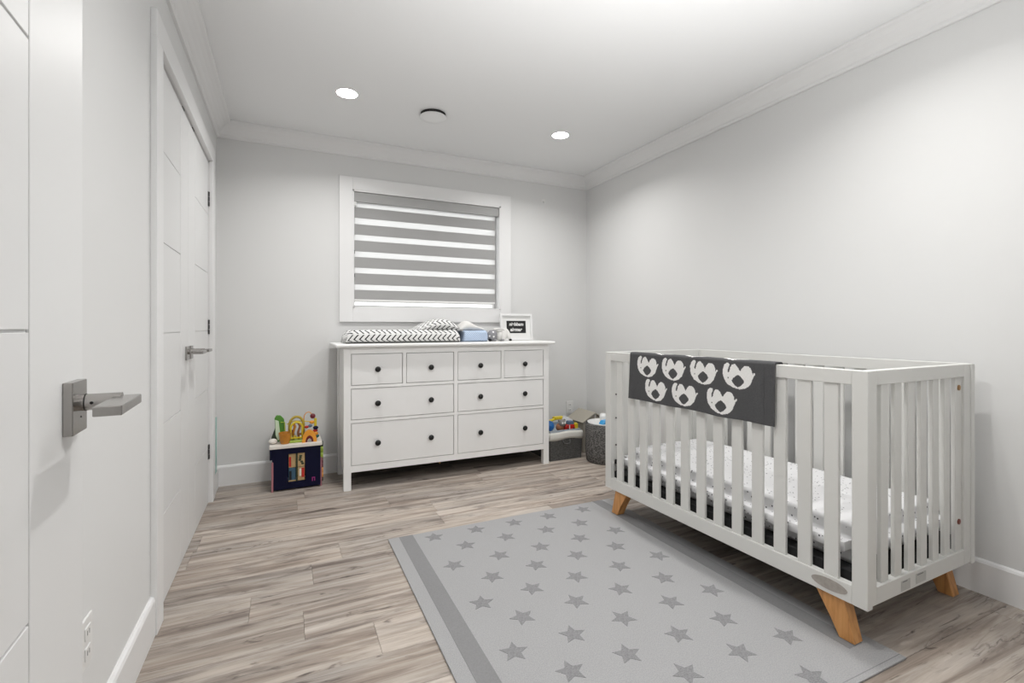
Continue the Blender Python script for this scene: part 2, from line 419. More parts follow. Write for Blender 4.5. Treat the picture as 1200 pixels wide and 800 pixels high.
# back wall with the doorway the photo is taken from, and the hall behind it
DX0, DX1 = -.28, .56
bm = bmesh.new()
box(bm, XL-.12, DX0-.02, YB-.12, YB, 0, CEIL); box(bm, DX1+.02, XR+.12, YB-.12, YB, 0, CEIL); box(bm, DX0-.02, DX1+.02, YB-.12, YB, 2.14, CEIL)
struct('wall_back', bm, M['wall'])
bm = bmesh.new()
box(bm, -1.1, -1.0, -1.7, YB-.12, 0, CEIL); box(bm, 1.4, 1.5, -1.7, YB-.12, 0, CEIL); box(bm, -1.1, 1.5, -1.8, -1.7, 0, CEIL)
struct('wall_hall', bm, M['wall'])
struct('ceiling_hall', bx(-1.1, 1.5, -1.8, YB-.12, CEIL, CEIL+.1), M['ceiling'])
bm = bmesh.new()
box(bm, DX0-.02, DX0, YB-.12, YB, 0, 2.13, .001); box(bm, DX1, DX1+.02, YB-.12, YB, 0, 2.13, .001); box(bm, DX0-.02, DX1+.02, YB-.12, YB, 2.13, 2.14)
struct('trim_doorway', bm, M['trim'])

# crown moulding: section (distance from wall, height below ceiling)
CP = [(0, 0), (.093, 0), (.093, -.010), (.088, -.016), (.074, -.022), (.055, -.036), (.038, -.056), (.026, -.074), (.019, -.082), (.019, -.094), (.012, -.102), (0, -.102)]
def crown(name, wall):
    bm = bmesh.new(); rings = []
    for end in (0, 1):
        ring = []
        for d, z in CP:
            if wall == 'far': p = ((XL+d) if end == 0 else (XR-d), YF-d, CEIL+z)
            elif wall == 'left': p = (XL+d, YB if end == 0 else YF-d, CEIL+z)
            else: p = (XR-d, YB if end == 0 else YF-d, CEIL+z)
            ring.append(bm.verts.new(p))
        rings.append(ring)
    n = len(CP)
    for i in range(n): bm.faces.new((rings[0][i], rings[0][(i+1) % n], rings[1][(i+1) % n], rings[1][i]))
    bm.faces.new(rings[0]); bm.faces.new(rings[1])
    return struct(name, bm, M['trim'])
crown('trim_1', 'far'); crown('trim_2', 'left'); crown('trim_3', 'right')
# baseboards
BB = [(0, 0), (.015, 0), (.015, .128), (.011, .137), (.004, .142), (0, .142)]
def baseboard(name, wall, a0, a1):
    bm = bmesh.new()
    if wall == 'far': prism(bm, [(YF-d, z) for d, z in BB], 'x', a0, a1)
    elif wall == 'left': prism(bm, [(XL+d, z) for d, z in BB], 'y', a0, a1)
    else: prism(bm, [(XR-d, z) for d, z in BB], 'y', a0, a1)
    return struct(name, bm, M['trim'])
baseboard('baseboard_far', 'far', XL, XR)
baseboard('baseboard_right', 'right', YB, YF-.015)
baseboard('baseboard_left', 'left', YB, 2.09)
baseboard('baseboard_left_2', 'left', 3.63, YF-.015)

# closet casing (flat boards standing off the wall)
cs = .0205
bm = bmesh.new()
box(bm, XL, XL+cs, 2.09, CY0, 0, CZ, .0015); box(bm, XL, XL+cs, CY1, 3.63, 0, CZ, .0015); box(bm, XL, XL+cs, 2.09, 3.63, CZ, 2.238, .0015)
box(bm, XL-.11, XL, CY0-.012, CY0, 0, CZ); box(bm, XL-.11, XL, CY1, CY1+.012, 0, CZ); box(bm, XL-.11, XL, CY0-.012, CY1+.012, CZ, CZ+.012)
struct('trim_4', bm, M['trim'])

# ---- doors
def grooved_door(name, w, h, t, groove_at, heights, flip, m):
    """door slab in local coords: x = thickness (face at x=0, body to -t), y from 0 (hinge) to w (latch).
    Built as panels with V-grooves between them."""
    root = bpy.data.objects.new(name, None); COL.objects.link(root); root['kind'] = 'structure'
    g = .0018
    link('door_core', bx(-t, -.004, 0, w, .002, h), m, root)
    gy = w-groove_at
    link('door_stile', bx(-.004, 0, gy+g, w, .002, h, .0008), m, root)
    zs = [.002]+heights+[h]
    for a, b in zip(zs, zs[1:]):
        link('door_panel', bx(-.004, 0, 0, gy-g, a+(g if a > .01 else 0), b-(g if b < h else 0), .0008), m, root)
    return root
def lever(parent, y, z, out=1, toward=-1, plate=(.066, .078), thick=.012, reach=.062, L=.115, back=True):
    """square rose, round spindle and flat lever blade pointing along y*toward"""
    pw, ph = plate
    h = link('door_handle', bx(0, thick, y-pw/2, y+pw/2, z-ph/2, z+ph/2, .0012, 2), M['chrome'], parent)
    bm = bmesh.new(); cyl(bm, (thick-.001, y, z+.006), (reach, y, z+.006), .0125, n=28)
    link('spindle', bm, M['chrome'], h, smooth=False)
    bm = bmesh.new(); cyl(bm, (thick+.006, y, z+.006), (thick+.0075, y, z+.006), .0131, n=28); link('spindle_ring', bm, M['black'], h)
    bm = bmesh.new(); cyl(bm, (thick+.016, y+toward*.0115, z+.006), (thick+.016, y+toward*.0135, z+.006), .0022, n=12); link('set_screw', bm, M['black'], h)
    bm = bmesh.new(); cyl(bm, (thick-.001, y+.004, z-.016), (thick+.0006, y+.004, z-.016), .0014, n=10); link('pin_hole', bm, M['black'], h)
    a0, a1 = sorted((y-toward*.014, y+toward*L))
    link('lever', bx(reach-.010, reach+.022, a0, a1, z-.001, z+.013, .0015, 2), M['chrome'], h)
    return h
HZ = [.353, .714, 1.075, 1.436, 1.80]
# door_1: the open entrance door, folded back near the left wall; hinge toward the camera
d1 = grooved_door('door_1', .76, 2.12, .036, .207, [.365, .724, 1.083, 1.442, 1.80], 1, M['door'])
ang = math.atan2(.053, .9986)
d1.location = (-.2974+.76*.053, .993-.76*.9986, .012); d1.rotation_euler = (0, 0, ang)
lever(d1, .76-.060, .968, toward=-1)
for hz in (.22, 1.05, 1.9):
    bm = bmesh.new(); cyl(bm, (-.036, -.006, hz-.045), (-.036, -.006, hz+.045), .006, n=12); link('hinge', bm, M['steel'], d1)
# back side lever
hb = link('door_handle', bx(-.048, -.036, .667, .733, .93, 1.006, .0012), M['chrome'], d1)
bm = bmesh.new(); cyl(bm, (-.047, .70, .974), (-.09, .70, .974), .0125, n=20); link('spindle', bm, M['chrome'], hb)
link('lever', bx(-.10, -.078, .585, .714, .967, .981, .0015), M['chrome'], hb)
# closet pair
half = (CY1-CY0)/2
d2 = grooved_door('door_2', half-.004, CZ-.006, .036, .193, HZ, 1, M['door'])
d2.location = (XL-.006, CY0+.002, 0)
lever(d2, half-.004-.05, .972, toward=-1, plate=(.062, .066), thick=.009, L=.10)
d3 = grooved_door('door_3', half-.004, CZ-.006, .036, .193, HZ, -1, M['door'])
d3.location = (XL-.006, CY1-.002, 0); d3.scale = (1, -1, 1)
lever(d3, half-.004-.05, .972, toward=-1, plate=(.062, .066), thick=.009, L=.10)
for dd, hs in ((d2, (.32, 1.10, 1.90)), (d3, (.32, 1.10, 1.90))):
    for hz in hs:
        bm = bmesh.new()
        for q in range(3): cyl(bm, (.004, .002, hz-.045+q*.031), (.004, .002, hz-.045+q*.031+.028), .0052, n=12)
        hg = link('hinge', bm, M['steel'] if dd is d3 else M['chrome'], dd)
        if dd is d3: link('hinge_leaf', bx(-.0005, .0015, .002, .016, hz-.045, hz+.045), M['steel'], hg)
for dd in (d2, d3):
    link('ball_catch', bx(-.02, .002, half-.16, half-.11, CZ-.0075, CZ-.002), M['black'], dd)

# ---- window: casing, jamb, sash frame and glass
win = bpy.data.objects.new('window_1', None); COL.objects.link(win); win['kind'] = 'structure'; win.location = (0, 0, 0)
OX0, OX1, OZ0, OZ1 = .361, 1.794, 1.139, 2.252
bm = bmesh.new()
box(bm, OX0, WX0, YF-.02, YF, OZ0, OZ1, .0015); box(bm, WX1, OX1, YF-.02, YF, OZ0, OZ1, .0015)
box(bm, WX0, WX1, YF-.02, YF, OZ0, WZ0, .0015); box(bm, WX0, WX1, YF-.02, YF, WZ1, OZ1, .0015)
link('casing', bm, M['trim'], win)
bm = bmesh.new()
box(bm, WX0, WX0+.012, YF-.018, YF+.14, WZ0, WZ1); box(bm, WX1-.012, WX1, YF-.018, YF+.14, WZ0, WZ1)
box(bm, WX0, WX1, YF-.018, YF+.14, WZ1-.012, WZ1)
link('jamb', bm, M['trim'], win)
link('window_sill', bx(WX0, WX1, YF-.018, YF+.14, WZ0, WZ0+.014, .002), M['trim'], win)
bm = bmesh.new(); fx0, fx1, fz0, fz1, fy = WX0+.012, WX1-.012, WZ0+.014, WZ1-.012, YF+.10
for a in ((fx0, fx0+.016, fz0, fz1), (fx1-.016, fx1, fz0, fz1), (fx0+.016, fx1-.016, fz0, fz0+.012), (fx0+.016, fx1-.016, fz1-.03, fz1)):
    box(bm, a[0], a[1], fy-.02, fy+.03, a[2], a[3], .002)
link('window_frame', bm, M['plastic'], win)
mxx = (fx0+fx1)/2
link('pane', bx(fx0+.014, fx1-.014, fy, fy+.005, fz0+.010, fz1-.028), M['glass'], win)

# ---- zebra blind inside the window opening
bl = thing('roller_blind', 'zebra roller blind of grey and sheer white bands in the window', 'blind', (0, YF+.02, WZ0))
by = 0
link('cassette', bx(WX0+.013, WX1-.013, -.026, .045, .822, .897, .003), M['cassette'], bl, 'grey headbox across the top')
link('end_cap', bx(WX0+.013, WX0+.03, -.024, .043, .79, .822, .002), M['plastic'], bl)
bx0, bx1 = WX0+.018, WX1-.04
lights = [(2.071, 2.030), (1.946, 1.899), (1.8165, 1.773), (1.687, 1.644), (1.560, 1.518), (1.4304, 1.389)]
zt = 2.075
edges = []
for a, b in lights: edges.append((a, b))
for a, b in lights:
    bm = bmesh.new(); box(bm, bx0, bx1, by, by+.0012, b-WZ0, a-WZ0); link('sheer_band', bm, M['sheer'], bl)
for k in range(6):
    t0 = lights[k][1]; t1 = lights[k+1][0] if k < 5 else 1.312
    link('opaque_band', bx(bx0, bx1, by-.0004, by+.0016, t1-WZ0, t0-WZ0), M['blind'], bl)
bm = bmesh.new(); cyl(bm, (bx0, .004, .060), (bx1, .004, .060), .011, n=16); link('bottom_rail', bm, M['plastic'], bl)
bm = bmesh.new(); tube(bm, [(bx0-.004, -.012, .80), (bx0-.005, -.012, .30), (bx0-.004, -.012, .17)], .0016, 6)
link('pull_cord', bm, M['plastic'], bl)
for z in (.24, .42): link('cord_clip', bx(WX0+.012, WX0+.019, -.024, -.010, z, z+.026, .001), M['steel'], bl)

# ---- ceiling fittings
def downlight(x, y, label):
    t = thing('recessed_downlight', label, 'light', (x, y, CEIL), group='recessed ceiling downlights')
    bm = bmesh.new(); lathe(bm, [(.060, 0), (.066, 0), (.066, -.003), (.060, -.004)], n=40); link('trim_ring', bm, M['plastic'], t, smooth=False)
    bm = bmesh.new(); lathe(bm, [(.001, -.0025), (.060, -.0025)], n=40); link('lens', bm, M['lamp'], t)
    area('downlight_beam', (x, y, CEIL-.006), (0, 0, 0), .09, LAMP_W, (1.0, .985, .965), spread=145)
    return t
downlight(.330, 3.05, 'round recessed ceiling downlight, lit, left of the ceiling vent')
downlight(1.824, 3.05, 'round recessed ceiling downlight, lit, right of the ceiling vent')
downlight(.72, 1.20, 'round recessed ceiling downlight, lit, nearest the doorway in the middle of the room')
downlight(1.824, 1.08, 'round recessed ceiling downlight, lit, above the near end of the crib')
v = thing('ceiling_vent', 'white round ceiling vent disc with a dark gap around its rim', 'vent', (.88, 3.108, CEIL))
bm = bmesh.new(); lathe(bm, [(.001, -.001), (.082, -.001), (.082, -.014), (.07, -.02), (.001, -.02)], n=48); link('throat', bm, M['dark'], v)
bm = bmesh.new(); lathe(bm, [(.001, -.018), (.084, -.018), (.089, -.022), (.086, -.028), (.05, -.032), (.001, -.033)], n=48); link('disc', bm, M['ceiling'], v, smooth=True)

# ---- wall plates
def outlet(label, loc, rz, zc, h=.118, dark=True):
    t = thing('wall_outlet', label, 'outlet', loc, rz)
    link('cover_plate', bx(-.036, .036, -.006, 0, -h/2, h/2, .002, 2), M['plastic'], t)
    for s in (-1, 1):
        f = link('socket', bx(-.017, .017, -.0085, -.005, s*.024-.016, s*.024+.016, .002), M['plastic'], t)
        for q in (-1, 1): link('slot', bx(q*.006-.0015, q*.006+.0015, -.0088, -.008, s*.024-.005, s*.024+.006), M['slot'], f)
    return t
outlet('white wall outlet low on the far wall above the toy bin', (2.411, YF, .344), 0, .344)
outlet('white wall outlet low on the left wall, beside the open door', (XL, 1.475, .345), R(90), .345)
hk = thing('wall_bracket', 'small white bracket high on the far wall, right of the window', 'bracket', (2.13, YF, 2.25))
link('base_plate', bx(-.018, .018, -.004, 0, -.02, .02, .0015), M['plastic'], hk)
bm = bmesh.new(); cyl(bm, (0, -.003, -.004), (0, -.02, -.004), .009, n=16); link('post', bm, M['plastic'], hk)

# pale strip standing in the far-left corner behind the closet casing
sp = thing('corner_panel', 'narrow pale blue and aqua panel behind the closet casing, far left corner', 'panel', (XL, 3.69, .1425))
link('blue_face', bx(.002, .012, -.045, .03, 0, .33, .001), M['paleblue'], sp)
link('aqua_edge', bx(.012, .020, -.045, .03, 0, .36, .0005), M['aqua'], sp, 'thin aqua edge strip')

# ================================================================== DRESSER
DR = thing('dresser', 'white eight-drawer dresser with round black knobs under the window', 'dresser', (1.129, 3.38, 0))
hw = .785; D = .455
TOPZ = .985
link('top', bx(-hw-.055, hw+.045, -.028, D+.012, .962, TOPZ, .008, 3), M['white'], DR)
for sx in (-1, 1):
    for yy in ((0, .045), (D-.045, D)):
        x0, x1 = sorted((sx*hw, sx*(hw-.048)))
        link('leg', bx(x0, x1, yy[0], yy[1], 0, .962, .0015), M['white'], DR)
    x0, x1 = sorted((sx*(hw-.012), sx*(hw-.030)))
    link('side_panel', bx(x0, x1, .045, D-.045, .10, .962), M['white'], DR)
link('back_panel', bx(-hw+.03, hw-.03, D-.025, D-.015, .12, .962), M['white'], DR)
link('bottom_panel', bx(-hw+.03, hw-.03, .03, D-.03, .13, .145), M['undershade'], DR)  # bottom panel coloured dark to paint in the shade beneath
ix = hw-.048
link('rail', bx(-ix, ix, .002, .022, .918, .962), M['white'], DR)
link('rail', bx(-ix, ix, .002, .022, .684, .704), M['white'], DR)
link('rail', bx(-ix, ix, .002, .022, .452, .472), M['white'], DR)
link('rail', bx(-ix, ix, .002, .022, .121, .163), M['white'], DR)
link('divider', bx(-.014, .014, .0018, .0218, .163, .918), M['white'], DR)
for s in (-1, 1): x = s*.378; link('divider', bx(x-.012, x+.012, .0018, .0218, .704, .918), M['white'], DR)
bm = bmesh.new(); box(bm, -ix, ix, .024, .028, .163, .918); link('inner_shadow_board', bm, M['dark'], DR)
def drawer(x0, x1, z0, z1, knobs):
    g = .0035
    d = link('drawer', bx(x0+g, x1-g, .004, .0235, z0+g, z1-g, .0015), M['drawer'], DR)
    for kx in knobs:
        kz = (z0+z1)/2-.0
        bm = bmesh.new(); q = []
        for r, t in ((.008, 0), (.008, .011), (.018, .015), (.0195, .021), (.017, .026), (.001, .028)): q.append((r, t))
        lathe(bm, q, n=24); bmesh.ops.rotate(bm, verts=bm.verts, cent=(0, 0, 0), matrix=Matrix.Rotation(R(90), 3, 'X'))
        link('knob', bm, M['black'], d, smooth=True, loc=(kx, .005, kz))
cs_ = [-.5515, -.1815, .1925, .565]
cs_ = [-.563, -.190, .190, .563]
drawer(-ix, -.390, .704, .918, [-.5635]); drawer(-.366, -.014, .704, .918, [-.190])
drawer(.014, .366, .704, .918, [.190]); drawer(.390, ix, .704, .918, [.5635])
for z0, z1 in ((.472, .684), (.163, .452)):
    drawer(-ix, -.014, z0, z1, [-.5635, -.190]); drawer(.014, ix, z0, z1, [.190, .5635])
link('shade_board', bx(-hw+.05, hw-.05, D-.03, D-.022, .004, .13), M['undershade'], DR, 'dark board painting the shade behind the feet')  # added board, its dark colour stands in for shade under the dresser
bm = bmesh.new(); cyl(bm, (-.12, .012, .108), (-.12, .012, .122), .006, n=12); link('stud', bm, M['brass'], DR)

# things on the dresser
def pad_top(x, y):
    return .62+.38*min(1, abs(y)/.15)**2
p = soft_slab('changing_pad', .84, .36, .105, M['chevron'], None, (.78, 3.62, TOPZ), top=pad_top, e=.30, seed=3, end=.09)
tag(p, 'changing pad in a black and white chevron cover on the dresser', 'changing pad')
def hump(x, y): return .25+.75*math.exp(-((x-.02)/.14)**2)
p = soft_slab('folded_blanket', .38, .30, .098, M['chevron'], None, (1.045, 3.63, TOPZ+.082), top=hump, e=.38, seed=9, end=.3)
tag(p, 'chevron print blanket heaped on the right end of the changing pad', 'blanket')
p = soft_slab('folded_cloth', .205, .20, .088, M['blueprint'], None, (1.335, 3.60, TOPZ), e=.2, seed=5, end=.08, wob=.006)
tag(p, 'folded blue lattice print cloth between changing pad and plush toys', 'cloth')
p = soft_slab('folded_cloth', .225, .17, .078, M['plushwhite'], None, (1.325, 3.63, TOPZ+.082), top=lambda x, y: .35+.65*math.exp(-((x+.035)/.07)**2), e=.36, seed=12, end=.3, wob=.008)
tag(p, 'white muslin cloth crumpled on top of the folded blue cloth', 'cloth')

pe = thing('plush_toy', 'small grey plush with white dots, left of the white plush', 'plush toy', (1.484, 3.55, TOPZ))
bm = bmesh.new(); ball(bm, (0, 0, .046), .045, (1, .9, .98)); link('body', bm, M['dotted'], pe, smooth=True)
bm = bmesh.new(); ball(bm, (-.038, .02, .062), .024, (1, .6, 1.1)); link('ear', bm, M['plushgrey'], pe, smooth=True)
bm = bmesh.new(); ball(bm, (.034, .022, .066), .024, (1, .6, 1.1)); link('ear', bm, M['plushgrey'], pe, smooth=True)
for s in (-1, 1):
    bm = bmesh.new(); ball(bm, (s*.022, -.022, .011), .011, (1.2, 1.3, .9)); link('foot', bm, M['blackfab'] if s < 0 else M['plushgrey'], pe, smooth=True)
pw = thing('plush_toy', 'white floppy plush toy leaning against the picture frame', 'plush toy', (1.60, 3.60, TOPZ))
bm = bmesh.new(); ball(bm, (-.01, 0, .05), .05, (1.15, .8, 1)); link('body', bm, M['plushwhite'], pw, smooth=True)
bm = bmesh.new(); ball(bm, (-.035, -.01, .088), .03, (1.75, .9, .62), rot=Matrix.Rotation(R(8), 4, 'Y')); link('head', bm, M['plushwhite'], pw, smooth=True)
bm = bmesh.new(); ball(bm, (.035, -.03, .058), .03, (.72, .5, 1.75), rot=Matrix.Rotation(R(-26), 4, 'Y')); link('arm', bm, M['plushwhite'], pw, smooth=True)
bm = bmesh.new(); ball(bm, (.0, -.034, .05), .03, (.8, .5, 1.6), rot=Matrix.Rotation(R(6), 4, 'Y')); link('ear', bm, M['plushwhite'], pw, smooth=True)
for x in (-.012, .055):
    bm = bmesh.new(); ball(bm, (x, -.040, .010), .0105, (1.3, 1, .85)); link('paw', bm, M['blackfab'] if x > 0 else M['plushgrey'], pw, smooth=True)
bm = bmesh.new(); tube(bm, [(-.075, -.035, .092), (-.05, -.041, .098), (-.02, -.04, .097), (0, -.042, .088)], .0022, 6); link('stitching', bm, M['plushgrey'], pw)

# framed sign
fr = thing('picture_frame', 'white frame with a small black lettered sign, right end of dresser', 'picture frame', (1.79, 3.73, TOPZ))
fr.rotation_euler = (R(-5), 0, 0)
fw, fh = .152, .228
bm = bmesh.new()
box(bm, -fw, -fw+.018, -.022, 0, 0, fh, .0015); box(bm, fw-.018, fw, -.022, 0, 0, fh, .0015)
box(bm, -fw+.018, fw-.018, -.022, 0, 0, .018, .0015); box(bm, -fw+.018, fw-.018, -.022, 0, fh-.018, fh, .0015)
link('frame', bm, M['trim'], fr)
link('mat_board', bx(-fw+.016, fw-.016, -.006, -.002, .016, fh-.016), M['plastic'], fr)
sx0, sx1, sz0, sz1 = -.090, .092, .062, .168
link('black_card', bx(sx0, sx1, -.0075, -.006, sz0, sz1), M['black'], fr)
def text(name, s, size, m, parent, loc, rot, ext=.0006):
    c = bpy.data.curves.new(name, 'FONT'); c.body = s; c.size = size; c.extrude = ext; c.align_x = 'CENTER'; c.align_y = 'CENTER'; c.shear = .15; c.offset = size*.03
    c.materials.append(m); tmp = bpy.data.objects.new(name, c); COL.objects.link(tmp); bpy.context.view_layer.update()
    me = bpy.data.meshes.new_from_object(tmp.evaluated_get(bpy.context.evaluated_depsgraph_get())); bpy.data.objects.remove(tmp)
    o = bpy.data.objects.new(name, me); COL.objects.link(o); o.parent = parent; o.location = loc; o.rotation_euler = rot; return o
text('lettering', 'niebbam', .040, M['plastic'], fr, (.001, -.0082, .138), (R(90), 0, 0))
text('lettering', 'airmar', .042, M['plastic'], fr, (-.003, -.0082, .092), (R(90), 0, 0))

# ================================================================== RUG
RX0, RX1, RY0, RY1 = .473, 1.857, .885, 2.512
rug = thing('rug', 'pale grey rug with darker grey stars and side stripes on the wood floor', 'rug', (RX0, RY0, 0))
rw, rl = RX1-RX0, RY1-RY0
link('pile', bx(0, rw, 0, rl, .0003, .0075, .002, 2), M['rug'], rug)
link('stripe', bx(.055, .126, 0.002, rl-.002, .0074, .0084, .0004), M['rug_stripe'], rug, 'grey stripe along the left side')
link('stripe', bx(rw-.126, rw-.055, .105, rl-.002, .0074, .0084, .0004), M['rug_stripe'], rug, 'grey stripe along the crib side')
link('hem', bx(.002, rw-.002, .018, .020, .0070, .0079), M['rug_stripe'], rug)
def star_bm(r, rot):
    bm = bmesh.new(); poly = []
    for i in range(10):
        rr = r if i % 2 == 0 else r*.47
        a = rot+math.pi*i/5+math.pi/2; poly.append((rr*math.cos(a), rr*math.sin(a)))
    prism(bm, poly, 'z', 0, .0010); return bm
for k in range(10):
    yy = 2.432-.1625*k
    for i in range(5):
        xx = .70+.2255*i+(.112 if k % 2 else 0)
        if xx > 1.70 or yy < RY0+.05: continue
        link('star', star_bm(.051, random.uniform(-.35, .35)), M['star'], rug, loc=(xx-RX0+random.uniform(-.008, .008), yy-RY0+random.uniform(-.008, .008), .0074))

# ================================================================== CRIB
CR = thing('crib', 'white slatted baby crib on honey wood legs along the right wall', 'crib', (1.753, .946, 0), R(1.2))
cd, cl, zb, zt = .762, 1.416, .15, .952
T = .030
def side_panel(x0, x1, nm):
    """long side lying along y between x0..x1 (thickness)"""
    g = 'front' if nm else 'back'
    link('post', bx(x0, x1, 0, .05, zb, zt, .0015), M['crib'], CR)
    link('post', bx(x0, x1, cl-.05, cl, zb, zt, .0015), M['crib'], CR)
    link('top_rail', bx(x0, x1, .05, cl-.05, zt-.05, zt, .0015), M['crib'], CR)
    link('bottom_rail', bx(x0, x1, .05, cl-.05, zb, zb+.064, .0015), M['crib'], CR)
    n = 13; w_ = .050; gap = (cl-.1-n*w_)/(n+1)
    for i in range(n):
        y0 = .05+gap+i*(w_+gap)
        link('slat', bx(x0+.007, x0+.021, y0, y0+w_, zb+.063, zt-.049, .0015), M['crib'], CR)
side_panel(0, T, True); side_panel(cd-T, cd, False)
def end_panel(y0, y1):
    link('end_stile', bx(T, .062, y0, y1, zb+.006, zt, .0015), M['crib'], CR)
    link('end_stile', bx(.682, cd-T, y0, y1, zb+.006, zt, .0015), M['crib'], CR)
    link('end_slat', bx(.630, .6815, y0+.008, y0+.022, zb+.065, zt-.049, .0015), M['crib'], CR)
    link('end_top_rail', bx(.062, .682, y0, y1, zt-.05, zt, .0015), M['crib'], CR)
    link('end_bottom_rail', bx(.062, .682, y0, y1, zb+.006, zb+.066, .0015), M['crib'], CR)
    n = 6; a, b = .062, .632; w_ = .045; gap = (b-a-n*w_)/(n+1)
    for i in range(n):
        x0 = a+gap+i*(w_+gap)
        link('end_slat', bx(x0, x0+w_, y0+.008, y0+.022, zb+.065, zt-.049, .0015), M['crib'], CR)
end_panel(.004, .034); end_panel(cl-.034, cl-.004)
# legs: tapered, leaning outward, joined in pairs by a brace
def leg(x0, x1, s, zf=0):
    yb = (lambda v: v) if s == 0 else (lambda v: cl-v)
    poly = [(yb(.045), zf), (yb(.098), zf), (yb(.125), .07), (yb(.182), zb-.001), (yb(.082), zb-.001)]
    bm = bmesh.new(); prism(bm, poly, 'x', x0, x1, .003); link('leg', bm, M['leg_wood'], CR, 'honey brown wooden leg')
for s in (0, 1):
    leg(.010, .060, s, .0085); leg(cd-.060, cd-.010, s)
    ya, yb_ = (.085, .125) if s == 0 else (cl-.125, cl-.085)
    link('leg_brace', bx(.060, cd-.060, ya, yb_, zb-.042, zb-.001, .002), M['leg_wood'], CR, 'honey brown cross brace')
# mattress base, bolts, badge, stickers
base = link('mattress_support', bx(T+.004, cd-T-.004, .038, cl-.038, .205, .246, .002), M['blackfab'], CR, 'black mattress support')
for y_ in (.02, cl-.02):
    for z_, mm in ((.86, 'brass'), (.33, 'redbrown')):
        o_ = -1 if y_ < .5 else 1
        bm = bmesh.new(); q = .012 if o_ < 0 else cl-.012
        cyl(bm, (.656, q, z_), (.656, q+o_*.003, z_), .011, n=20); cyl(bm, (.656, q+o_*.002, z_), (.656, q+o_*.0045, z_), .006, n=6)
        link('bolt', bm, M[mm], CR)
for z_ in (.40, .56, .70):
    for yy in (cl-.036,):
        bm = bmesh.new(); cyl(bm, (.05, yy, z_), (.05, yy-.004, z_), .005, n=12); link('bolt', bm, M['steel'], CR)
bm = bmesh.new(); cyl(bm, (.05, cl-.034, .30), (.05, cl-.06, .30), .013, n=16); link('bracket_knob', bm, M['black'], CR, 'black plastic knob')
bm = bmesh.new()
poly = [(.125+.062*math.cos(2*math.pi*i/32), .184+.020*math.sin(2*math.pi*i/32)) for i in range(32)]
prism(bm, poly, 'x', -.0015, .001); link('badge', bm, M['taupe'], CR, 'worn oval taupe badge')
for a, b, z0, z1 in ((.215, .275, zb+.014, zb+.050), (.315, .385, zb+.017, zb+.053)):
    s_ = link('sticker', bx(a, b, .003, .0045, z0, z1), M['sticker'], CR, 'faint grey printed sticker')
    link('sticker_line', bx(a+.008, b-.02, .0026, .0031, z1-.006, z1-.003), M['slot'], s_)

# mattress (its own thing, lies inside)
def mattress():
    bm = bmesh.new(); mx0, mx1, my0, my1, mz0, mz1 = .040, cd-.040, .045, cl-.045, .247, .388
    box(bm, mx0, mx1, my0, my1, mz0, mz1)
    bmesh.ops.bevel(bm, geom=list(bm.edges), offset=.055, segments=8, affect='EDGES')
    bmesh.ops.subdivide_edges(bm, edges=[e for e in bm.edges if e.calc_length() > .2], cuts=24, use_grid_fill=True)
    for v in bm.verts:
        k = .5+.5*noise.noise(Vector((v.co.x*5, v.co.y*4, v.co.z*8)))
        if v.co.z > .386: v.co.z += (k-.5)*.008
    o = link('mattress', bm, M['sheet'], None, smooth=True)
    o.location = CR.location; o.rotation_euler = CR.rotation_euler
    o.modifiers.new('wn', 'WEIGHTED_NORMAL').keep_sharp = True
    return tag(o, 'crib mattress in a white fitted sheet with small dark specks', 'mattress')
mattress()

# ---- charcoal blanket with white upside-down elephants, draped over the front rail
ELE = [(536, 152), (522, 165), (514, 192), (515, 225), (524, 254), (545, 282), (580, 301), (620, 308), (657, 297), (682, 270), (692, 242), (699, 222), (709, 206),
       (706, 201), (698, 203), (693, 214), (690, 192), (680, 172), (664, 162), (645, 164), (632, 178), (620, 200), (606, 174), (590, 157), (572, 158), (561, 176), (555, 206), (548, 212),
       (544, 200), (549, 180), (556, 162), (549, 152)]
ELE = [(-(x-607)/185*.150, (230-y)/155*.108) for x, y in ELE]
def inpoly(px, py, poly):
    c = False; j = len(poly)-1
    for i in range(len(poly)):
        xi, yi = poly[i]; xj, yj = poly[j]
        if (yi > py) != (yj > py) and px < (xj-xi)*(py-yi)/(yj-yi)+xi: c = not c
        j = i
    return c
def ele_at(dx, dy):
    if abs(dx) > .09 or abs(dy) > .06: return False
    if (abs(dx+.001)/.030)**1.35+(abs(dy+.020)/.026)**1.35 < 1.0: return False
    if (dx-.047)**2+(dy+.010)**2 < .0033**2: return False
    return inpoly(dx, dy, ELE)
